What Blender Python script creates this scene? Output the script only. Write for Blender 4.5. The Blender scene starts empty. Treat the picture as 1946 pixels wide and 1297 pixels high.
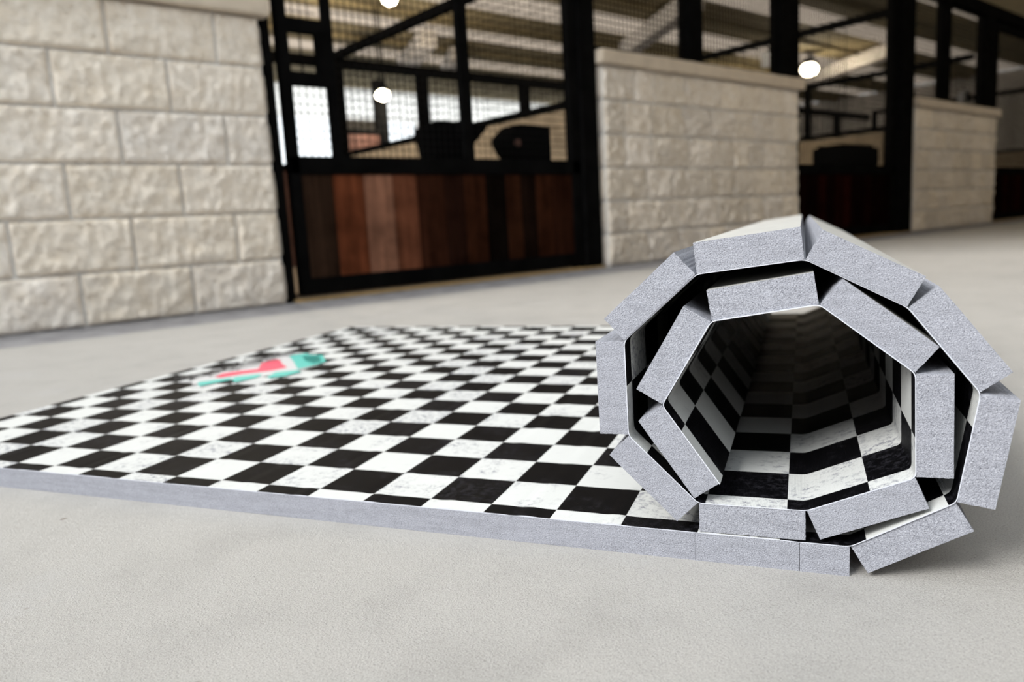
import bpy, bmesh, math, random
from mathutils import Vector, Matrix, noise
random.seed(7)
SC = bpy.context.scene
COL = SC.collection

# ---------------------------------------------------------------- camera
# world frame: X runs along the stall fronts, Y goes into the stalls, Z up, metres
WA = 0.69548
WXY = Vector((-0.98208, 3.35698))
def to_world(x, y):          # solved camera frame -> stall frame
    dx, dy = x - WXY.x, y - WXY.y
    c, s = math.cos(WA), math.sin(WA)
    return (dx * c + dy * s, -dx * s + dy * c)
PITCH, ROLL, CAM_H = 0.15327, -0.05684, 0.29313
cx_, cy_ = to_world(0, 0)
cp, sp = math.cos(PITCH), math.sin(PITCH)
fwd = Vector((0, cp, -sp)); rt = Vector((1, 0, 0)); up = Vector((0, sp, cp))
c_, s_ = math.cos(ROLL), math.sin(ROLL)
R_ = c_ * rt + s_ * up; U_ = -s_ * rt + c_ * up
m3 = Matrix((R_, U_, -fwd)).transposed()
m3 = Matrix.Rotation(-WA, 3, 'Z') @ m3
cd = bpy.data.cameras.new('camera')
cam = bpy.data.objects.new('camera', cd); COL.objects.link(cam)
cam.matrix_world = Matrix.Translation((cx_, cy_, CAM_H)) @ m3.to_4x4()
cd.sensor_width = 36; cd.lens = 1426.066 / 1946 * 36
cd.clip_start = 0.01; cd.clip_end = 200
cd.dof.use_dof = True; cd.dof.focus_distance = 0.62; cd.dof.aperture_fstop = 4.6
cd.dof.aperture_blades = 7
SC.camera = cam

# ---------------------------------------------------------------- world, light, exposure
w = bpy.data.worlds.new('world'); SC.world = w; w.use_nodes = True
bg = w.node_tree.nodes['Background']
bg.inputs[0].default_value = (0.90, 0.96, 1.0, 1); bg.inputs[1].default_value = 1.75
sd = bpy.data.lights.new('sun', 'SUN'); sun = bpy.data.objects.new('sun', sd); COL.objects.link(sun)
sd.energy = 4.6; sd.angle = math.radians(24); sd.color = (1.0, 0.985, 0.96)
sdir = Vector((0.80, -0.06, -0.56))           # travels to the right and into the barn
sun.rotation_euler = sdir.to_track_quat('-Z', 'Y').to_euler()
SC.view_settings.view_transform = 'Standard'; SC.view_settings.look = 'None'
SC.view_settings.exposure = 0.43; SC.view_settings.gamma = 1.0
SC.view_settings.use_curve_mapping = False

# ---------------------------------------------------------------- materials
def lin(r, g, b):
    f = lambda v: (v / 255 / 12.92) if v / 255 <= .04045 else ((v / 255 + .055) / 1.055) ** 2.4
    return (f(r), f(g), f(b), 1)
class MatB:
    def __init__(s, name):
        s.m = bpy.data.materials.new(name); s.m.use_nodes = True
        s.t = s.m.node_tree; s.n = s.t.nodes; s.b = s.n['Principled BSDF']
        s.tc = None
    def node(s, typ, **kw):
        n = s.n.new(typ)
        for k, v in kw.items(): setattr(n, k, v)
        return n
    def link(s, a, b): s.t.links.new(a, b)
    def coord(s, out='Object'):
        if not s.tc: s.tc = s.node('ShaderNodeTexCoord')
        return s.tc.outputs[out]
    def noise(s, scale, detail=4, rough=.55, out='Object', vec=None):
        n = s.node('ShaderNodeTexNoise'); n.inputs['Scale'].default_value = scale
        n.inputs['Detail'].default_value = detail; n.inputs['Roughness'].default_value = rough
        s.link(vec if vec is not None else s.coord(out), n.inputs['Vector']); return n.outputs['Fac']
    def ramp(s, fac, stops):
        r = s.node('ShaderNodeValToRGB'); e = r.color_ramp.elements
        while len(e) < len(stops): e.new(.5)
        for el, (p, c) in zip(e, stops): el.position = p; el.color = c
        s.link(fac, r.inputs[0]); return r.outputs[0]
    def math(s, op, a, b=None, c=None):
        n = s.node('ShaderNodeMath', operation=op)
        for i, v in enumerate((a, b, c)):
            if v is None: continue
            if isinstance(v, (int, float)): n.inputs[i].default_value = v
            else: s.link(v, n.inputs[i])
        return n.outputs[0]
    def mix(s, fac, a, b, blend='MIX'):
        n = s.node('ShaderNodeMix', data_type='RGBA', blend_type=blend)
        for idx, v in ((0, fac), (6, a), (7, b)):
            if isinstance(v, (int, float, tuple)): n.inputs[idx].default_value = v
            else: s.link(v, n.inputs[idx])
        return n.outputs[2]
    def bump(s, h, strength, dist):
        n = s.node('ShaderNodeBump'); n.inputs['Strength'].default_value = strength
        n.inputs['Distance'].default_value = dist; s.link(h, n.inputs['Height'])
        s.link(n.outputs[0], s.b.inputs['Normal'])
    def col(s, v):
        if isinstance(v, tuple): s.b.inputs['Base Color'].default_value = v
        else: s.link(v, s.b.inputs['Base Color'])
    def fin(s, rough=.8, spec=.3, metal=0):
        s.b.inputs['Roughness'].default_value = rough
        s.b.inputs['Specular IOR Level'].default_value = spec
        s.b.inputs['Metallic'].default_value = metal
        return s.m

def g(v): return (v, v, v, 1)
M = {}
# concrete
b = MatB('broomed concrete')
big = b.noise(.9, 5, .6); fine = b.noise(620, 4, .75); mid = b.noise(9, 5, .65); patch = b.noise(2.3, 6, .7)
c0 = b.ramp(big, [(.3, (.37, .357, .338, 1)), (.7, (.43, .415, .393, 1))])
c1 = b.mix(1.0, c0, b.ramp(fine, [(.30, g(.50)), (.46, g(.92)), (.56, g(1.0)), (.72, g(1.25))]), 'MULTIPLY')
c2 = b.mix(1.0, c1, b.ramp(mid, [(.28, g(.88)), (.5, g(1.0)), (.75, g(1.04))]), 'MULTIPLY')
c3 = b.mix(b.ramp(patch, [(.60, g(0)), (.78, g(.5))]), c2, (.42, .42, .43, 1))
c3 = b.mix(b.ramp(b.noise(28, 2, .5), [(.755, g(0)), (.79, g(.75))]), c3, (.16, .13, .10, 1))
sep = b.node('ShaderNodeSeparateXYZ'); b.link(b.coord(), sep.inputs[0])
# damp grey gutter strip along the foot of the wall
yw = b.math('ADD', sep.outputs[1], b.math('MULTIPLY', b.math('SUBTRACT', mid, .5), .22))
strip = b.node('ShaderNodeMapRange'); b.link(yw, strip.inputs[0])
strip.inputs[1].default_value = -.44; strip.inputs[2].default_value = -.36
c4 = b.mix(b.math('MULTIPLY', strip.outputs[0], .9), c3, b.ramp(mid, [(.35, (.13, .13, .145, 1)), (.65, (.27, .27, .285, 1))]))
b.col(c4)
hh = b.math('ADD', b.math('MULTIPLY', fine, 1.0), b.math('MULTIPLY', b.noise(120, 3, .6), .8))
b.bump(hh, .9, .0014); M['concrete'] = b.fin(.62, .35)
# foam
b = MatB('closed cell grey foam')
v = b.node('ShaderNodeTexVoronoi'); v.inputs['Scale'].default_value = 900; b.link(b.coord(), v.inputs['Vector'])
f1 = b.noise(1150, 3, .7); f2 = b.noise(90, 3, .5)
mp = b.node('ShaderNodeMapping'); mp.inputs['Scale'].default_value = (1, 1, 14); b.link(b.coord(), mp.inputs[0])
lay = b.noise(22, 3, .5, vec=mp.outputs[0])
fc = b.ramp(f1, [(.30, (.06, .063, .078, 1)), (.42, (.25, .258, .292, 1)), (.58, (.315, .325, .363, 1)), (.75, (.51, .52, .57, 1))])
fc = b.mix(1.0, fc, b.ramp(b.noise(1500, 2, .6), [(.30, g(.45)), (.40, g(1.0)), (.62, g(1.0)), (.74, g(1.25))]), 'MULTIPLY')
fc = b.mix(1.0, fc, b.ramp(f2, [(.3, g(.94)), (.7, g(1.05))]), 'MULTIPLY')
fc = b.mix(1.0, fc, b.ramp(lay, [(.35, g(.93)), (.6, g(1.03))]), 'MULTIPLY')
b.col(fc); b.bump(b.math('ADD', f1, v.outputs['Distance']), .6, .0006); M['foam'] = b.fin(.85, .2)
b = MatB('foam outer skin')
b.col(b.ramp(b.noise(60, 4), [(.3, (.40, .40, .385, 1)), (.7, (.50, .50, .48, 1))])); M['skin'] = b.fin(.45, .4)
# carpet
b = MatB('printed chequered vinyl mat')
uvn = b.coord('UV'); sp2 = b.node('ShaderNodeSeparateXYZ'); b.link(uvn, sp2.inputs[0])
fu = b.math('FLOOR', sp2.outputs[0]); fv = b.math('FLOOR', sp2.outputs[1])
chk = b.math('FLOORED_MODULO', b.math('ADD', fu, fv), 2.0)          # 1 = black
cid = b.node('ShaderNodeCombineXYZ'); b.link(fu, cid.inputs[0]); b.link(fv, cid.inputs[1])
wn_ = b.node('ShaderNodeTexWhiteNoise', noise_dimensions='2D'); b.link(cid.outputs[0], wn_.inputs['Vector'])
grime = b.noise(1.6, 6, .72, vec=uvn); speck = b.noise(9, 6, .8, vec=uvn); streak_m = b.node('ShaderNodeMapping')
streak_m.inputs['Scale'].default_value = (3, 14, 1); b.link(uvn, streak_m.inputs[0])
streak = b.noise(1.0, 5, .7, vec=streak_m.outputs[0])
dirt = b.math('MULTIPLY', b.ramp(b.math('ADD', grime, b.math('MULTIPLY', b.math('SUBTRACT', wn_.outputs['Value'], .5), .26)), [(.48, g(0)), (.64, g(1))]),
              b.ramp(speck, [(.49, g(0)), (.57, g(1))]))
white = b.mix(b.math('MULTIPLY', dirt, .8), (.53, .54, .53, 1), (.11, .11, .155, 1))
white = b.mix(b.math('MULTIPLY', b.ramp(streak, [(.55, g(0)), (.72, g(1))]), .4), white, (.45, .45, .46, 1))
black = b.mix(b.math('MULTIPLY', dirt, .28), (.002, .002, .0026, 1), (.05, .048, .06, 1))
b.col(b.mix(chk, white, black))
rib = b.node('ShaderNodeTexWave', wave_type='BANDS', bands_direction='X'); rib.inputs['Scale'].default_value = 17
b.link(uvn, rib.inputs[0]); b.bump(b.math('ADD', rib.outputs['Fac'], b.math('MULTIPLY', b.noise(40, 3, vec=uvn), .6)), .35, .0004)
M['carpet'] = b.fin(.5, .05)
b = MatB('white mat backing'); b.col((.52, .54, .60, 1)); M['backing'] = b.fin(.7, .2)
def simple(key, name, col, rough=.6, spec=.3, metal=0, var=0.0, scale=20):
    b = MatB(name)
    if var:
        f = b.noise(scale, 5, .6)
        lo = tuple(v * (1 - var) for v in col[:3]) + (1,); hi = tuple(min(1, v * (1 + var)) for v in col[:3]) + (1,)
        b.col(b.ramp(f, [(.3, lo), (.7, hi)]))
    else: b.col(col)
    M[key] = b.fin(rough, spec, metal)
simple('teal', 'teal print', (.085, .43, .38, 1), .4)
simple('teal_dark', 'dark teal print', (.0, .17, .15, 1), .4)
simple('pink', 'coral red print', (.66, .07, .125, 1), .4)
simple('ink', 'grey print', (.10, .10, .105, 1), .4)
simple('paper', 'white print', (.50, .50, .51, 1), .4)
# stone
b = MatB('split face limestone block')
a_ = b.noise(11, 6, .7); b_ = b.noise(70, 4, .7); c_n = b.noise(14, 5, .65)
sc = b.ramp(a_, [(.3, (.80, .715, .61, 1)), (.5, (.91, .845, .765, 1)), (.72, (.95, .905, .845, 1))])
sc = b.mix(1.0, sc, b.ramp(b_, [(.3, g(.88)), (.6, g(1.03))]), 'MULTIPLY')
sc = b.mix(b.ramp(c_n, [(.58, g(0)), (.76, g(.35))]), sc, (.56, .46, .34, 1))
b.col(sc); ti = b.node('ShaderNodeAttribute'); ti.attribute_name = 'blocktone'
b.col(b.mix(1.0, sc, ti.outputs['Color'], 'MULTIPLY'))
b.bump(b_, .8, .004); M['stone'] = b.fin(.95, .04)
simple('mortar', 'grey mortar', (.68, .67, .65, 1), .95, .1, 0, .1, 60)
simple('capstone', 'cast cap stone', (.60, .52, .42, 1), .85, .2, 0, .1, 14)
b = MatB('satin black steel'); b.col(b.ramp(b.noise(8, 4), [(.3, g(.003)), (.7, g(.006))])); M['steel'] = b.fin(.8, .0)
simple('wire', 'dark galvanised wire', g(.010), .8, .0)
b = MatB('stained vertical boards')
at = b.node('ShaderNodeAttribute'); at.attribute_name = 'tint'
mp = b.node('ShaderNodeMapping'); mp.inputs['Scale'].default_value = (26, 26, 1.6); b.link(b.coord(), mp.inputs[0])
gr = b.noise(1.0, 6, .7, vec=mp.outputs[0]); kn = b.noise(5, 4, .6)
wc = b.mix(1.0, at.outputs['Color'], b.ramp(gr, [(.3, g(.55)), (.5, g(.95)), (.72, g(1.5))]), 'MULTIPLY')
wc = b.mix(1.0, wc, b.ramp(kn, [(.3, g(.55)), (.55, g(1.0)), (.7, g(1.15))]), 'MULTIPLY')
b.col(wc); M['wood'] = b.fin(.75, .0)
simple('threshold', 'tan threshold', (.34, .235, .11, 1), .8, .2, 0, .2, 30)
simple('rubber', 'black rubber', g(.003), .9, .0)
simple('deck', 'tan roof deck', (.30, .245, .14, 1), .8, .2, 0, .12, 3)
simple('whitemetal', 'white painted steel', (.70, .66, .62, 1), .6, .3)
simple('partwall', 'sandy partition boards', (.64, .52, .37, 1), .85, .2, 0, .18, 9)
simple('bedding', 'stall bedding', (.20, .15, .10, 1), .95, .1, 0, .3, 14)
simple('greyplastic', 'light grey enamel', (.72, .74, .78, 1), .5, .3)
simple('farwall', 'pale siding', (.62, .58, .53, 1), .8, .2, 0, .05, 5)
simple('farwood', 'brown boards', (.09, .045, .035, 1), .7, .2, 0, .3, 12)
b = MatB('translucent roof panel')
b.b.inputs['Base Color'].default_value = (.75, .71, .66, 1)
tr = b.node('ShaderNodeBsdfTranslucent'); tr.inputs[0].default_value = (.50, .45, .40, 1)
mx = b.node('ShaderNodeMixShader'); mx.inputs[0].default_value = .85
b.link(b.b.outputs[0], mx.inputs[1]); b.link(tr.outputs[0], mx.inputs[2])
b.link(mx.outputs[0], b.n['Material Output'].inputs[0]); M['skylight'] = b.fin(.6, .3)
b = MatB('translucent wall panel')
tr = b.node('ShaderNodeBsdfTranslucent'); tr.inputs[0].default_value = (.93, .91, .88, 1)
b.link(tr.outputs[0], b.n['Material Output'].inputs[0]); M['panel'] = b.m
def emit(key, name, col, st):
    b = MatB(name); b.b.inputs['Emission Color'].default_value = col; b.b.inputs['Emission Strength'].default_value = st
    M[key] = b.fin(.5)
emit('bulb', 'lit lamp glass', (1, .86, .58, 1), 40)

# ---------------------------------------------------------------- helpers
def link(name, bm, mats, parent=None, smooth=False):
    me = bpy.data.meshes.new(name); bm.to_mesh(me); bm.free()
    for mm in (mats if isinstance(mats, (list, tuple)) else [mats]): me.materials.append(M[mm])
    if smooth:
        for p in me.polygons: p.use_smooth = True
    o = bpy.data.objects.new(name, me); COL.objects.link(o)
    if parent: o.parent = parent
    return o
def tag(o, label, cat, group=None, kind=None):
    o['label'] = label
    if cat: o['category'] = cat
    if group: o['group'] = group
    if kind: o['kind'] = kind
    return o
def struct(o, label=None):
    o['kind'] = 'structure'
    if label: o['label'] = label
    return o
def empty(name, loc=(0, 0, 0), rz=0, parent=None):
    o = bpy.data.objects.new(name, None); COL.objects.link(o); o.location = loc; o.rotation_euler = (0, 0, rz)
    o.empty_display_size = .05
    if parent: o.parent = parent
    return o
def box(bm, x0, x1, y0, y1, z0, z1, bev=0.0, mat=0):
    vs = [bm.verts.new((x, y, z)) for x in (x0, x1) for y in (y0, y1) for z in (z0, z1)]
    fs = [(0, 1, 3, 2), (4, 6, 7, 5), (0, 4, 5, 1), (2, 3, 7, 6), (0, 2, 6, 4), (1, 5, 7, 3)]
    F = [bm.faces.new([vs[i] for i in f]) for f in fs]
    for f in F: f.material_index = mat
    if bev:
        es = list({e for f in F for e in f.edges})
        bmesh.ops.bevel(bm, geom=es, offset=bev, segments=2, affect='EDGES', profile=.7)
    return F
def nb(): return bmesh.new()
def boxobj(name, dims, mat, parent=None, bev=.004):
    bm = nb(); box(bm, *dims, bev=bev); return link(name, bm, mat, parent)
def bar(bm, a, b, r):          # square bar between two points
    a, b = Vector(a), Vector(b); d = (b - a).normalized()
    s = d.cross(Vector((0, 0, 1)))
    if s.length < .01: s = Vector((1, 0, 0))
    s.normalize(); t = d.cross(s)
    q = [a + s * r * i + t * r * j for i, j in ((-1, -1), (1, -1), (1, 1), (-1, 1))]
    p = [v + (b - a) for v in q]
    q = [bm.verts.new(v) for v in q]; p = [bm.verts.new(v) for v in p]
    for i in range(4): bm.faces.new((q[i], q[(i + 1) % 4], p[(i + 1) % 4], p[i]))
    bm.faces.new(q[::-1]); bm.faces.new(p)
def wires(bm, axis, fixed, lo, hi, z0, z1, sp, r=.0019):     # welded mesh in a vertical plane
    P = (lambda a, z: (a, fixed, z)) if axis == 'x' else (lambda a, z: (fixed, a, z))
    n = max(1, round((hi - lo) / sp))
    for i in range(1, n): a = lo + (hi - lo) * i / n; bar(bm, P(a, z0), P(a, z1), r)
    n = max(1, round((z1 - z0) / sp))
    for i in range(1, n): z = z0 + (z1 - z0) * i / n; bar(bm, P(lo, z), P(hi, z), r)

# ---------------------------------------------------------------- setting: floor, ceiling, far wall
bm = nb(); box(bm, -12, 22, -12, 14.2, -.08, 0); struct(link('floor', bm, 'concrete'), 'beige concrete barn floor')
CEIL = 3.55
# roof deck in strips with translucent panels between; aisle roof is left off left of AX to let sky light in
AX = -.4
bm = nb()
strips = [(-.1, .5), (1.7, 2.3), (3.45, 4.1), (5.35, 6.2), (7.2, 7.75), (9.0, 9.6)]
y = -1.3
box(bm, AX, 21.8, -1.3, -.1, CEIL, CEIL + .06)
strips = strips[1:]; y = -.1
for a0, a1 in strips: box(bm, -4, 21.8, y, a0, CEIL, CEIL + .06); y = a1
box(bm, -4, 21.8, y, 12.6, CEIL, CEIL + .06)
ceil = struct(link('ceiling', bm, 'deck'), 'tan metal roof deck with pale strips')
for a0, a1 in strips: boxobj('roof_panel', (-4, 21.8, a0, a1, CEIL + .01, CEIL + .04), 'skylight', ceil, 0)
for yy in [1.1, 3.0, 4.7, 6.8, 8.4]:
    boxobj('purlin', (-4, 21.8, yy, yy + .06, CEIL - .06, CEIL), 'deck', ceil, 0)
# unseen aisle roof and blocking walls, added to shape the daylight
AX = -.4
bm = nb(); yy = -9
astr = [(-2.6, -1.9)]  # unseen translucent strip added to light the middle and right block walls
for a0, a1 in astr: box(bm, AX, 21.8, yy, a0, CEIL, CEIL + .06); yy = a1
box(bm, AX, 21.8, yy, -1.3, CEIL, CEIL + .06)
aisle = struct(link('ceiling', bm, 'deck'), 'unseen tan roof deck over the aisle, cut short to let sky light in')
for a0, a1 in astr: boxobj('roof_panel', (AX, 21.8, a0, a1, CEIL + .01, CEIL + .04), 'skylight', aisle, 0)
bm = nb(); box(bm, -7, 21.8, -9.1, -9, 0, CEIL); struct(link('wall_front_blocker', bm, 'farwood'))  # unseen wall, kept dark so less light bounces into the roll
bm = nb(); box(bm, -7.1, -7, -9, 12.6, 0, CEIL); struct(link('wall_start_blocker', bm, 'farwood'))  # unseen wall added to block low light from the left
# far side wall with openings to the daylight
FY = 12.4
bm = nb()
opn = [(5.35, 7.0), (8.0, 9.1)]
for x0, x1 in [(-4, opn[0][0]), (opn[0][1], opn[1][0]), (opn[1][1], 21.8)]: box(bm, x0, x1, FY, FY + .15, 0, 2.85)
fw = struct(link('wall_back', bm, 'farwall'), 'pale far wall of the barn with bright openings')
boxobj('translucent_panel', (-4, 21.8, FY + .03, FY + .06, 2.85, CEIL), 'panel', fw, 0)
bm = nb(); box(bm, 21.8, 21.95, -1.3, 12.6, 0, CEIL); struct(link('wall_end', bm, 'farwall'))

# ---------------------------------------------------------------- split face block walls
BH = .2032; REC = .014
def blockface(bm, org, ud, nd, u0, u1, z0, z1, seed, amp=.007, ed=.008, lift=.003):
    jt = .0045 if amp < .015 else .007
    lay = bm.loops.layers.float_color.get('blocktone') or bm.loops.layers.float_color.new('blocktone')
    u0 += jt; u1 -= jt; z0 += jt; z1 -= jt
    nu = max(6, int((u1 - u0) / .010)); nz = 20
    rnd = random.Random(seed); off = Vector((rnd.uniform(-50, 50), rnd.uniform(-50, 50), 0))
    tilt = rnd.uniform(-.006, .006); grid = []
    tv = rnd.uniform(.93, 1.0) if amp < .015 else rnd.uniform(.78, 1.0); wm = rnd.random(); tone = (tv, tv * (1 - .025 * wm), tv * (1 - .08 * wm), 1)
    def us(n, a, b):      # denser at the edges
        out = [a, a + ed * .35, a + ed]; m = n - 5
        out += [a + ed + (b - a - 2 * ed) * i / (m + 1) for i in range(1, m + 1)]
        return out + [b - ed, b - ed * .35, b]
    U = us(nu, u0, u1); Z = us(nz, z0, z1)
    for i, u in enumerate(U):
        row = []
        for j, z in enumerate(Z):
            e = min(u - u0, u1 - u, z - z0, z1 - z)
            k = max(0, min(1, e / ed)) ** .45
            nv = .7 * noise.fractal(Vector((u * 9, z * 9, 0)) + off, 1.0, 2.1, 4) + .8 * noise.noise(Vector((u * 38, z * 22, 3)) + off) + .6 * noise.noise(Vector((u * 75, z * 75, 3)) + off)
            edge_n = .004 * noise.noise(Vector((u * 40, z * 40, 9)) + off) if e < 1e-6 else 0
            d = k * (REC + amp * nv + tilt * ((u - u0) / (u1 - u0) - .5) + lift)
            d = max(d, .001)
            p = Vector(org) + Vector(ud) * u + Vector(nd) * d + Vector((0, 0, z + edge_n))
            row.append(bm.verts.new(p))
        grid.append(row)
    for i in range(len(U) - 1):
        for j in range(len(Z) - 1):
            f = bm.faces.new((grid[i][j], grid[i + 1][j], grid[i + 1][j + 1], grid[i][j + 1])); f.smooth = True
            for l in f.loops: l[lay] = tone
def blockwall(name, x0, x1, rows, label, seed, ends=(True, True), amp=.007):
    """front face on y=0; body behind it; rows = list of joint positions per course"""
    D = .24
    bm = nb()
    for r, js in enumerate(rows):
        z0 = r * BH; z1 = z0 + BH
        js = [x0 + REC] + [j for j in js if x0 + .06 < j < x1 - .06] + [x1 - REC]
        for k in range(len(js) - 1):
            blockface(bm, (0, REC, 0), (1, 0, 0), (0, -1, 0), js[k], js[k + 1], z0, z1, seed + r * 37 + k, amp)
        if ends[0]: blockface(bm, (x0 + REC, 0, 0), (0, -1, 0), (-1, 0, 0), -D, -REC, z0, z1, seed + 900 + r, amp * 1.3, .075, .030)
        if ends[1]: blockface(bm, (x1 - REC, 0, 0), (0, 1, 0), (1, 0, 0), REC, D, z0, z1, seed + 950 + r, amp * 1.3, .075, .030)
    bmesh.ops.recalc_face_normals(bm, faces=bm.faces)
    o = link(name, bm, 'stone')
    # make sure normals point outward
    bm2 = nb(); box(bm2, x0 + REC, x1 - REC, REC, D, 0, 6 * BH)
    struct(o, label); link('mortar_bed', bm2, 'mortar', o)
    return o
rows1 = [[-.4 * 1.016 * k for k in range(1, 7)] if r % 2 == 0 else [-.2032 - .4064 * k for k in range(6)] for r in range(6)]
rows1 = [sorted(r) for r in rows1]
# photo: courses 1,3,5 break 0.4 m from the end, courses 2,4,6 at 0.2 m
blockwall('wall_left', -2.45, .0, rows1, 'cream split face block wall nearest the camera on the left', 11, (True, True), .012)
def rrows(x0, x1, seed):
    r = random.Random(seed); out = []
    for k in range(6):
        x = x0 + r.choice([.2, .3, .4]) ; js = []
        while x < x1 - .1: js.append(x); x += r.choice([.2, .26, .33, .4])
        out.append(js)
    return out
blockwall('wall_middle', 2.10, 4.40, rrows(2.1, 4.4, 5), 'cream split face block wall between the two stall doors', 300, amp=.019)
blockwall('wall_right', 6.59, 8.87, rrows(6.59, 8.87, 9), 'farthest cream split face block wall at the right', 600, amp=.019)
def cap(name, x0, x1, label):
    bm = nb(); box(bm, x0 - .025, x1 + .025, -.035, .275, 6 * BH + .002, 6 * BH + .085, bev=.012)
    bmesh.ops.subdivide_edges(bm, edges=[e for e in bm.edges if abs(e.verts[0].co.x - e.verts[1].co.x) > .3], cuts=60)
    for v in bm.verts:
        v.co += Vector((0, noise.noise(v.co * 9) * .006, noise.noise(v.co * 11 + Vector((5, 0, 0))) * .004))
    struct(link(name, bm, 'capstone'), label)
cap('trim_1', -2.45, 0, 'cap stone on the left block wall')
cap('trim_2', 2.10, 4.40, 'tan cap stone on the middle block wall')
cap('trim_3', 6.59, 8.87, 'tan cap stone on the farthest block wall')
for i, (a0, a1) in enumerate([(.03, 2.07), (4.43, 6.56), (8.9, 11.0)]):
    struct(boxobj('trim_%d' % (4 + i), (a0, a1, -.01, .10, .0005, .012), 'threshold', bev=.002), 'tan threshold strip under a stall door')

# ---------------------------------------------------------------- steel posts
def post(x0, x1, z0, z1, label, y0=.03, y1=.13, name='steel_post'):
    t = tag(boxobj(name, (x0, x1, y0, y1, z0, z1), 'steel', bev=.006), label, 'post', 'black steel posts of the stall fronts'); return t
CT = 6 * BH + .086
post(.005, .045, 0, 3.5, 'slim black steel post against the end of the left block wall')
post(1.94, 2.075, 0, 3.5, 'thick black steel post between the first stall door and the middle block wall', .02, .16)
post(3.02, 3.16, CT, 2.32, 'black steel post standing mid-way on the middle block wall')
post(4.17, 4.40, CT, 2.32, 'wide black steel post on the right end of the middle block wall')
post(6.28, 6.55, 0, 2.32, 'tall black steel post between the second stall door and the farthest block wall', .0, .16)
post(7.36, 7.52, CT, 2.32, 'black steel post standing mid-way on the farthest block wall')
post(8.52, 8.80, CT, 2.32, 'black steel post on the right end of the farthest block wall')
tag(boxobj('header_beam', (-2.4, 12.5, .03, .14, 2.325, 2.46), 'steel', bev=.006), 'long black steel header beam running above the stall fronts at upper right', 'beam')

# ---------------------------------------------------------------- stall doors
WOODC = [(60, 42, 33), (122, 66, 44), (158, 108, 88), (128, 76, 56), (62, 34, 24), (46, 26, 20), (66, 36, 24), (22, 16, 13), (64, 36, 24), (34, 22, 17), (66, 36, 24), (54, 29, 20)]
def planks(x0, x1, z0, z1, widths, cols, y0, y1):
    bm = nb(); lay = bm.loops.layers.float_color.new('tint'); tot = sum(widths); x = x0
    for wd, c in zip(widths, cols):
        x2 = x + (x1 - x0) * wd / tot
        before = set(bm.faces); box(bm, x + .0015, x2 - .0015, y0, y1, z0, z1, bev=.003)
        cc = lin(*c); cc = (cc[0] * .70, cc[1] * .76, cc[2] * .74, 1) if sum(c) > 90 or cols is WOODC else (cc[0] * .55, cc[1] * .5, cc[2] * .45, 1)
        for f in bm.faces:
            if f not in before:
                for l in f.loops: l[lay] = cc
        x = x2
    return bm
def door(n, x0, x1, cols, label, top=2.30, mull=(), latch=False, ms=.038):
    d = struct(empty('door_%d' % n, (x0, .07, 0)), label)
    y0, y1 = -.025, .025
    L = x1 - x0
    bm = planks(.05, L - .07, .10, .572, [1.1, 1.15, 1.15, 1.0, 1.2, .9, 1.05, 1.0, .8, .8, .9, 1.2], cols, -.016, .014)
    link('wooden_panel', bm, 'wood', d)
    boxobj('bottom_rail', (0, L, y0, y1, .025, .10), 'steel', d)
    boxobj('middle_rail', (0, L, y0, y1, .572, .655), 'steel', d)
    boxobj('top_rail', (0, L, y0, y1, top - .08, top), 'steel', d)
    boxobj('stile', (0, .05, y0, y1, .10, top - .08), 'steel', d)
    boxobj('stile', (L - .07, L, y0, y1, .10, top - .08), 'steel', d)
    for a, b_ in mull: boxobj('bar', (a - x0, b_ - x0, -.02, .02, .655, top - .08), 'steel', d)
    bm = nb()
    if latch:
        wires(bm, 'x', 0, .05, .23, .655, .965, ms); wires(bm, 'x', 0, .24, L - .07, .655, top - .08, ms); wires(bm, 'x', 0, .05, .20, 1.25, top - .08, ms)
    else: wires(bm, 'x', 0, .05, L - .07, .655, top - .08, ms, .0030)
    link('wire_mesh', bm, 'wire', d)
    if latch:
        h = empty('latch_window', (0, 0, 0), 0, d)
        bm = nb()
        for q in [(.03, .24, .965, 1.025), (.03, .24, 1.195, 1.255), (.03, .045, 1.025, 1.195), (.188, .24, 1.025, 1.195)]:
            box(bm, q[0], q[1], -.022, .022, q[2], q[3], bev=.004)
        link('window_frame', bm, 'steel', h)
        bm = nb(); bar(bm, (.115, 0, 1.02), (.115, 0, 1.195), .003); bar(bm, (.045, 0, 1.075), (.19, 0, 1.075), .004)
        link('cross_bar', bm, 'steel', h)
    return d
door(1, .085, 1.935, WOODC, 'black steel stall door with reddish brown board panel and wire mesh above', mull=[(.315, .352), (1.075, 1.14)], latch=True)
D2 = [(30, 14, 12), (24, 12, 10), (44, 18, 14), (28, 14, 12), (40, 16, 13), (52, 20, 16), (30, 14, 12), (26, 12, 11), (38, 16, 13), (24, 12, 10), (28, 13, 11), (22, 11, 10)]
door(2, 4.43, 6.26, D2, 'dark stall door between the middle and farthest block walls', mull=[])
door(3, 8.92, 11.0, D2, 'dark stall door at the right edge beyond the farthest block wall')
# mesh grilles above the block walls
def grille(x0, x1, label, ms=.038):
    t = tag(empty('mesh_grille', (x0, .08, CT)), label, 'grille', 'wire mesh grilles above the block walls')
    bm = nb(); wires(bm, 'x', 0, 0, x1 - x0, 0, 2.32 - CT, ms, .0030); link('wire_mesh', bm, 'wire', t)
    boxobj('bottom_rail', (0, x1 - x0, -.02, .02, .0, .03), 'steel', t, .002)
    return t
grille(2.08, 3.02, 'wire mesh grille above the left half of the middle block wall')
grille(3.16, 4.17, 'wire mesh grille above the right half of the middle block wall')
grille(6.56, 7.36, 'wire mesh grille above the left half of the farthest block wall')
grille(7.52, 8.52, 'wire mesh grille above the right half of the farthest block wall')

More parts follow.
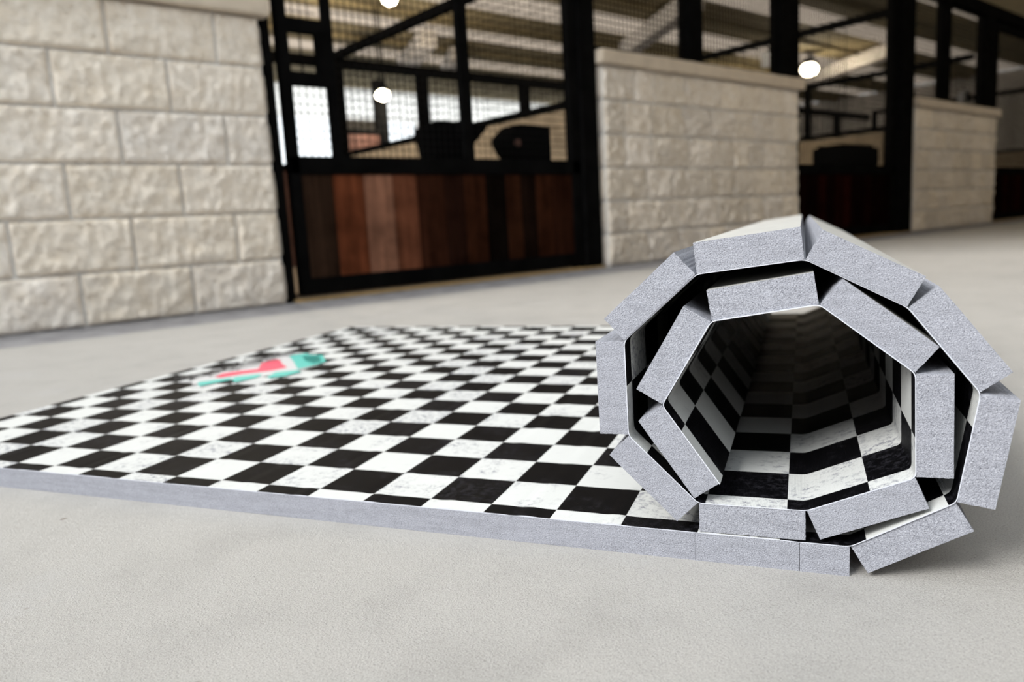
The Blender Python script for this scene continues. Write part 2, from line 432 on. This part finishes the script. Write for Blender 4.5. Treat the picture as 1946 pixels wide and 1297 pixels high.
# ---------------------------------------------------------------- partitions between stalls and rear line
BACK = 3.5
def partition(x, ztop, label, posts=(3.42,), low=1.04, solid=True, rail=None):
    t = tag(empty('stall_partition', (x, 0, 0)), label, 'partition')
    if solid:
        bm = nb(); nB = 9
        for k in range(nB):
            z0 = .01 + k * (low - .03) / nB; box(bm, -.03, .03, .3, BACK - .12, z0, z0 + (low - .03) / nB - .004, bev=.003)
        link('board_wall', bm, 'partwall', t)
    boxobj('middle_rail', (-.035, .035, .3, BACK - .12, low - .015, low + .03), 'steel', t)
    boxobj('top_rail', (-.035, .035, .3, BACK - .05, ztop - .035, ztop + .035), 'steel', t)
    if rail: boxobj('lower_rail', (-.03, .03, .3, BACK - .12, rail - .03, rail + .03), 'steel', t)
    for p in posts: boxobj('post', (-.03, .03, p - .03, p + .03, low + .045, ztop - .035), 'steel', t)
    bm = nb(); wires(bm, 'y', 0, .35, BACK - .15, low + .045, ztop - .035, .06, .0015); link('wire_mesh', bm, 'wire', t)
    return t
partition(-2.2, 1.98, 'partition between stalls behind the left block wall')
partition(2.2, 1.96, 'stall partition with sandy boards and mesh seen through the first stall door')
partition(6.6, 2.16, 'stall partition with sandy boards and mesh seen through the second stall door')
partition(8.95, 1.97, 'second stall partition behind the farthest block wall', posts=(1.2, 2.4, 3.42))
partition(13.3, 2.0, 'stall partition farthest to the right')
def rear(x0, x1, label, pst):
    t = tag(empty('rear_stall_frame', (x0, BACK, 0)), label, 'stall frame')
    L = x1 - x0
    boxobj('top_rail', (0, L, -.04, .04, 1.86, 1.95), 'steel', t)
    boxobj('middle_rail', (0, L, -.03, .03, .90, .96), 'steel', t)
    boxobj('board_wall', (0, L, -.02, .02, .02, .90), 'farwood', t, .002)
    for p in pst: boxobj('post', (p - x0 - .05, p - x0 + .05, -.05, .05, 0, 1.86), 'steel', t)
    bm = nb(); wires(bm, 'x', 0, 0, L, .96, 1.86, .06, .0014); link('wire_mesh', bm, 'wire', t)
rear(-2.2, 2.2, 'black rear frame of the first stall', (-1.0, .2, 1.3, 2.2))
rear(2.25, 6.6, 'black rear frame of the second stall', (3.18, 4.6, 5.6, 6.55))
rear(6.65, 13.2, 'black rear frame of the farthest stalls', (8.88, 10.5, 12.0))
bm = nb(); box(bm, -2.1, 13.2, .26, BACK - .06, .0005, .02); struct(link('floor_bedding', bm, 'bedding'), 'stall floor bedding')

# ---------------------------------------------------------------- things on the rails
def tapered(bm, x0, x1, xb0, xb1, y0, y1, z0, z1, wall=.006):
    top = [(x0, y0), (x1, y0), (x1, y1), (x0, y1)]; bot = [(xb0, y0), (xb1, y0), (xb1, y1 - .04), (xb0, y1 - .04)]
    o = [bm.verts.new((*p, z1)) for p in top]; q = [bm.verts.new((*p, z0)) for p in bot]
    cxm = (x0 + x1) / 2; cym = (y0 + y1) / 2
    i_ = [bm.verts.new((cxm + (p[0] - cxm) * .93, cym + (p[1] - cym) * .93, z1)) for p in top]
    f_ = [bm.verts.new((cxm + (p[0] - cxm) * .9, cym + (p[1] - cym) * .9, z0 + .02)) for p in bot]
    for k in range(4):
        n = (k + 1) % 4
        bm.faces.new((q[k], q[n], o[n], o[k])); bm.faces.new((o[k], o[n], i_[n], i_[k])); bm.faces.new((i_[k], i_[n], f_[n], f_[k]))
    bm.faces.new(q[::-1]); bm.faces.new(f_)
t = tag(empty('feed_tub', (1.12, .26, .665)), 'black tapered feed tub behind the first stall door mesh', 'feed tub')
bm = nb(); tapered(bm, -.17, .19, -.165, .00, -.13, .09, 0, .175); bmesh.ops.bevel(bm, geom=bm.edges[:], offset=.006, segments=2, affect='EDGES'); link('bucket', bm, 'rubber', t)
bm = nb()
for p in range(24):
    a = 2 * math.pi * p / 24; b2 = 2 * math.pi * (p + 1) / 24
    f = lambda a: (-.02 + .12 * math.cos(a), -.02 + .09 * math.sin(a), .18 + .012 * math.sin(a * 2))
    bar(bm, f(a), f(b2), .009)
link('rim', bm, 'rubber', t)
boxobj('hook', (-.05, -.02, -.19, -.14, .10, .19), 'steel', t, .002)
t = tag(empty('hay_feeder', (1.62, .26, .665)), 'black feeder box with a pointed left side behind the first stall door', 'feeder')
bm = nb(); pr = [(-.17, .125), (-.08, .20), (.165, .195), (.165, 0), (-.10, 0), (-.165, .085)]
A = [bm.verts.new((x, -.13, z)) for x, z in pr]; B_ = [bm.verts.new((x, .04, z)) for x, z in pr]
bm.faces.new(A); bm.faces.new(B_[::-1])
for k in range(6): n = (k + 1) % 6; bm.faces.new((A[n], A[k], B_[k], B_[n]))
bmesh.ops.bevel(bm, geom=bm.edges[:], offset=.008, segments=2, affect='EDGES'); link('housing', bm, 'rubber', t)
bm = nb(); bmesh.ops.create_cone(bm, cap_ends=True, segments=20, radius1=.022, radius2=.018, depth=.02, matrix=Matrix.Translation((-.11, -.14, .09)) @ Matrix.Rotation(math.pi / 2, 4, 'X')); link('float_valve', bm, 'farwood', t)
t = tag(empty('hay_feeder', (5.72, .26, .665)), 'black feeder box behind the second stall door', 'feeder')
bm = nb(); box(bm, -.36, .38, -.13, .15, 0, .165, bev=.02); link('housing', bm, 'rubber', t)
bm = nb(); box(bm, -.30, .32, -.11, .13, .165, .185, bev=.006); link('lid', bm, 'steel', t)
# light grey box and round fan
t = tag(empty('electrical_box', (6.567, 1.53, 1.87)), 'light grey box hanging on the partition above the middle block wall', 'box')
bm = nb(); box(bm, -.07, 0, -.10, .10, 0, .17, bev=.012); link('housing', bm, 'greyplastic', t)
bm = nb(); bmesh.ops.create_cone(bm, cap_ends=True, segments=16, radius1=.03, radius2=.02, depth=.05, matrix=Matrix.Translation((-.035, 0, .195))); link('gland', bm, 'steel', t)
t = tag(empty('barn_fan', (8.80, .345, 1.49)), 'small round grey fan seen above the farthest block wall', 'fan')
bm = nb(); bmesh.ops.create_cone(bm, cap_ends=True, segments=32, radius1=.075, radius2=.09, depth=.08, matrix=Matrix.Rotation(math.pi / 2, 4, 'X')); link('housing', bm, 'greyplastic', t, True)
bm = nb()
for k in range(5):
    a = 2 * math.pi * k / 5; bar(bm, (0, -.06, 0), (.07 * math.cos(a), -.05, .07 * math.sin(a)), .009)
link('blade', bm, 'steel', t)
boxobj('bracket', (.0, .125, -.01, .02, -.03, .0), 'steel', t, .002)

# ---------------------------------------------------------------- roof braces, lamps, far row
def brace(x0, y0, x1, y1, label, z=CEIL - .22, wd=.13):
    bm = nb(); bar(bm, (x0, y0, z), (x1, y1, z), wd); tag(link('roof_brace', bm, 'whitemetal'), label, 'roof brace', 'pale diagonal braces under the roof')
brace(9.6, 6.25, 8.1, 3.65, 'broad pale roof brace slanting above the middle block wall')
brace(6.7, 9.2, 5.9, 7.2, 'short pale roof brace seen through the left pane of the first door mesh')
brace(7.7, 9.2, 7.0, 7.9, 'short pale roof brace right of the bar in the first door mesh')
brace(16.6, 6.9, 14.6, 3.5, 'distant pale roof brace above the second stall door')
def lamp(x, y, z, label, r=.13, watt=70):
    t = tag(empty('barn_light', (x, y, z)), label, 'light', 'glowing barn lights')
    bm = nb(); bmesh.ops.create_uvsphere(bm, u_segments=20, v_segments=12, radius=r)
    for v in bm.verts: v.co.z *= .75
    link('globe', bm, 'bulb', t, True)
    bm = nb(); bmesh.ops.create_cone(bm, cap_ends=True, segments=24, radius1=r * 1.15, radius2=r * .4, depth=r * .8, matrix=Matrix.Translation((0, 0, r * 1.05))); link('shade', bm, 'steel', t)
    boxobj('stem', (-.012, .012, -.012, .012, r * 1.4, CEIL - z - .02), 'steel', t, 0)
    pl = bpy.data.lights.new('lamp_light', 'POINT'); pl.energy = watt; pl.shadow_soft_size = r * .8; pl.color = (1, .87, .70)
    po = bpy.data.objects.new('lamp_light', pl); COL.objects.link(po); po.parent = t; po.location = (0, 0, -r * 2)
lamp(4.06, 5.37, 3.2, 'round lit barn light at the top edge above the first stall door', .085)
lamp(4.70, 6.76, 2.3, 'oval lit barn light low in the first stall door mesh', .10)
lamp(14.31, 5.267, 3.2, 'round lit barn light just right of the wide post over the middle wall', .17)
lamp(.6, 2.0, 3.1, 'added unseen fill light inside the first stall, above the door mesh', .10, 60)  # unseen lamp added to brighten the sandy partition boards
lamp(5.2, 2.0, 3.1, 'added unseen fill light inside the second stall', .10, 25)  # unseen lamp added to brighten the second stall
for lx in (4.4, 8.8): lamp(lx, -2.4, 3.2, 'added unseen fill light over the aisle %s' % ('opposite the middle block wall' if lx < 5 else 'opposite the farthest block wall'), .12, 10)  # unseen lamps added to warm the floor and walls at right
# opposite row of stalls beyond
def farstall(x0, x1, y, label, h=1.25):
    t = tag(empty('far_stall_front', (x0, y, 0)), label, 'stall front')
    bm = nb(); L = x1 - x0; n = int(L / .15)
    for k in range(n): box(bm, k * L / n + .003, (k + 1) * L / n - .003, -.02, .02, .05, h, bev=.002)
    link('board_panel', bm, 'farwood', t)
    boxobj('top_rail', (0, L, -.03, .03, h, h + .08), 'steel', t)
    boxobj('post', (-.09, .05, -.07, .07, 0, 2.3), 'steel', t); boxobj('post', (L - .05, L + .09, -.07, .07, 0, 2.6), 'steel', t)
farstall(4.2, 4.88, 7.2, 'brown boarded stall front across the far aisle', 1.78)

# ---------------------------------------------------------------- the mat
S = .06633; E0 = .32901; TF = .0249; TC = .0008
ox, oy = to_world(.09484, .6504); MA = -.37357 - WA
mat = tag(empty('rolled_mat', (ox, oy, 0), MA), 'thick chequered black and white foam mat, flat at left, rolled up at right', 'mat')
YF = -E0 * S; YB = 18.33 * S; A0 = -16.35 * S
folds = [(.1850, TF), (.2580, .0680), (.2710, .1530), (.2220, .2170), (.1510, .2550), (.0690, .2460), (.0080, .1910), (.0090, .1080),
         (.0672, .0512), (.1525, .0520), (.2305, .0855), (.2285, .1670), (.1615, .2200), (.0800, .2075), (.0385, .1360), (.0850, .0695)]
seams = [.0640 - .0835 * k for k in range(0, 14)][::-1]
seams = [A0] + [s for s in seams if s > A0 + .012] + [.1475, .1850]
rj = random.Random(3)
def plank(P, Q, y0, y1, tf=TF, inset=.0007, jag=.0002):
    P, Q = Vector(P), Vector(Q); d = (Q - P).normalized(); r = Vector((d.y, -d.x))
    P = P + d * inset; Q = Q - d * inset; n = 14
    out = []
    for k in range(n + 1): out.append((P + r * tf * k / n + d * (rj.uniform(-jag, jag) if 0 < k < n else 0), 0))
    m = 4
    for k in range(1, m): out.append((P + (Q - P) * k / m + r * (tf + rj.uniform(-.0002, .0002)), 1))
    for k in range(n, -1, -1): out.append((Q + r * tf * k / n + d * (rj.uniform(-jag, jag) if 0 < k < n else 0), 0))
    bm = nb()
    A = [bm.verts.new((p.x, y0, p.y)) for p, _ in out]; B = [bm.verts.new((p.x, y1, p.y)) for p, _ in out]
    bm.faces.new(A[::-1]); bm.faces.new(B)
    L = len(out)
    for k in range(L):
        q = (k + 1) % L; f = bm.faces.new((A[k], A[q], B[q], B[k]))
        if n - 1 < k < n + m: f.material_index = 1
    bmesh.ops.recalc_face_normals(bm, faces=bm.faces)
    return link('foam_plank', bm, ['foam', 'skin'], mat)
for k in range(len(seams) - 1):
    plank((seams[k], TF), (seams[k + 1], TF), YF, YB, inset=(0 if k < len(seams) - 3 else .00018), jag=0)
for k in range(len(folds) - 1):
    plank(folds[k], folds[k + 1], YF + rj.uniform(-.001, .0015), YB + rj.uniform(-.002, .002))
# carpet path
def fillet(pts, r=.0045, n=4):
    out = [Vector(pts[0])]
    for i in range(1, len(pts) - 1):
        p, a, b2 = Vector(pts[i]), Vector(pts[i - 1]), Vector(pts[i + 1])
        u, v = (a - p).normalized(), (b2 - p).normalized()
        s, e = p + u * r, p + v * r
        for k in range(n + 1):
            t_ = k / n; out.append((1 - t_) ** 2 * s + 2 * t_ * (1 - t_) * p + t_ * t_ * e)
    out.append(Vector(pts[-1])); return out
flat = []
x = A0
while x < .178: flat.append((x, TF)); x += .0055
path = [Vector(p) for p in flat] + fillet([(.180, TF)] + folds)
L_ = [0]
for k in range(1, len(path)): L_.append(L_[-1] + (path[k] - path[k - 1]).length)
L_ = [l + A0 for l in L_]
# arc length where the board under the tunnel floor crosses a = .138: that is chequer line 14
tgt = None
for k in range(len(flat) + 10, len(path) - 1):
    a_, b2 = path[k], path[k + 1]
    if a_.y < .06 and b2.y < .06 and a_.x <= .138 < b2.x: tgt = L_[k] + (.138 - a_.x)
sc_ = (14 * S - .185) / (tgt - .185)
NR = 46
ys = [YF + (YB - YF) * (j / NR) ** 1.25 for j in range(NR + 1)]
bm = nb(); uvl = bm.loops.layers.uv.new('UVMap')
top = []; bot = []
for k, p in enumerate(path):
    a_ = path[max(0, k - 1)]; b2 = path[min(len(path) - 1, k + 1)]; d = (b2 - a_).normalized(); nrm = Vector((-d.y, d.x))
    rowt = []; rowb = []
    for j, y in enumerate(ys):
        rip = 0
        if p.x < .15 and k < len(flat):
            ph = ((p.x - .064) / .0835); fr = ph - round(ph)
            rip = -.0007 * math.exp(-(fr * .0835 / .006) ** 2) + .0008 * math.exp(-((fr * .0835 - .013) / .008) ** 2)
            rip *= .55 + .9 * noise.noise(Vector((p.x * 7, y * 5, 2)))
            rip += .0004 * noise.noise(Vector((p.x * 22, y * 16, 7)))
            rip = max(rip, -.0008)
        q = p + nrm * (TC + rip); rowt.append(bm.verts.new((q.x, y, q.y)))
        q = p + nrm * .00005; rowb.append(bm.verts.new((q.x, y, q.y)))
    top.append(rowt); bot.append(rowb)
def uvk(k): return (L_[k] if L_[k] < .185 else .185 + (L_[k] - .185) * sc_) / S
def face(vs, mi, uvs=None):
    f = bm.faces.new(vs); f.material_index = mi
    if uvs:
        for l, u in zip(f.loops, uvs): l[uvl].uv = u
    f.smooth = False
    return f
K = len(path) - 1
for k in range(K):
    for j in range(NR):
        face((top[k][j], top[k + 1][j], top[k + 1][j + 1], top[k][j + 1]), 0,
             [(uvk(k), ys[j] / S), (uvk(k + 1), ys[j] / S), (uvk(k + 1), ys[j + 1] / S), (uvk(k), ys[j + 1] / S)])
        face((bot[k][j], bot[k][j + 1], bot[k + 1][j + 1], bot[k + 1][j]), 1)
    face((bot[k][0], bot[k + 1][0], top[k + 1][0], top[k][0]), 1)
    face((bot[k][NR], top[k][NR], top[k + 1][NR], bot[k + 1][NR]), 1)
for j in range(NR):
    face((bot[0][j], top[0][j], top[0][j + 1], bot[0][j + 1]), 1)
    face((bot[K][j], bot[K][j + 1], top[K][j + 1], top[K][j]), 1)
link('chequered_cover', bm, ['carpet', 'backing'], mat)
# printed logo, coordinates in chequer cells
logo = empty('printed_logo', (0, 0, 0), 0, mat); logo['label'] = 'coral, teal and grey printed logo'
def decal(name, pts, m, z):
    bm = nb(); A = [bm.verts.new((p[0] * S, p[1] * S, z)) for p in pts]; f = bm.faces.new(A)
    if f.normal.z < 0: f.normal_flip()
    bmesh.ops.triangulate(bm, faces=bm.faces)
    return link(name, bm, m, logo)
ZT = TF + TC + .0016
decal('logo_ground', [(-14.6, 7.3), (-14.1, 6.7), (-12.6, 8.0), (-12.0, 9.3), (-12.2, 10.4), (-13.4, 11.7), (-14.3, 11.6), (-14.8, 10.2)], 'paper', ZT)
decal('coral_shape', [(-14.18, 7.7), (-14.36, 8.24), (-14.1, 8.6), (-13.62, 8.98), (-14.28, 9.95), (-14.26, 10.67), (-13.99, 10.5), (-13.42, 9.88), (-12.77, 9.3), (-12.97, 8.78), (-13.58, 8.23), (-13.89, 7.65)], 'pink', ZT + .0004)
decal('teal_band', [(-13.88, 6.69), (-14.13, 6.99), (-13.8, 7.42), (-13.56, 7.73), (-13.34, 7.41), (-13.62, 6.51)], 'teal', ZT + .0004)
decal('teal_band', [(-13.3, 7.42), (-13.5, 7.79), (-12.94, 8.25), (-12.81, 8.15), (-12.68, 7.75), (-12.91, 7.12)], 'teal', ZT + .0004)
decal('teal_band', [(-12.42, 7.9), (-12.64, 8.56), (-12.11, 8.95), (-11.8, 8.7), (-11.9, 8.1), (-12.21, 7.75)], 'teal', ZT + .0004)
decal('teal_flag', [(-14.22, 11.28), (-13.84, 11.75), (-13.5, 11.5), (-12.95, 11.45), (-12.05, 10.34), (-12.05, 9.88), (-12.1, 9.44), (-12.23, 9.1), (-13.2, 10.2)], 'teal', ZT + .0004)
decal('teal_fold', [(-13.6, 11.2), (-13.0, 11.3), (-12.2, 10.3), (-12.3, 10.0), (-12.9, 10.4)], 'teal_dark', ZT + .0008)
rl = random.Random(12)
bm = nb()
def stroke(a, b2, wd=.05):
    a, b2 = Vector(a), Vector(b2); d = (b2 - a).normalized(); n = Vector((-d.y, d.x)) * wd
    bm.faces.new([bm.verts.new(((a + n * s1 * 1).x * S if e == 0 else (b2 + n * s1).x * S, (a + n * s1).y * S if e == 0 else (b2 + n * s1).y * S, ZT + .0004)) for e, s1 in ((0, 1), (0, -1), (1, -1), (1, 1))])
for k in range(11):                       # hand-lettered word above the coral shape, letters outlined in grey
    bx = -14.55 + .02 * k; by = 7.2 + .42 * k
    for q in range(7):
        p0 = (bx + rl.uniform(-.8, .15), by + rl.uniform(0, .15)); p1 = (p0[0] + rl.uniform(-.25, .25), p0[1] + rl.uniform(.12, .35)); p2 = (p1[0] + rl.uniform(.1, .35), p1[1] + rl.uniform(-.15, .15))
        stroke(p0, p1, .035); stroke(p1, p2, .035)
for f in bm.faces:
    if f.normal.z < 0: f.normal_flip()
link('grey_lettering', bm, 'ink', logo)
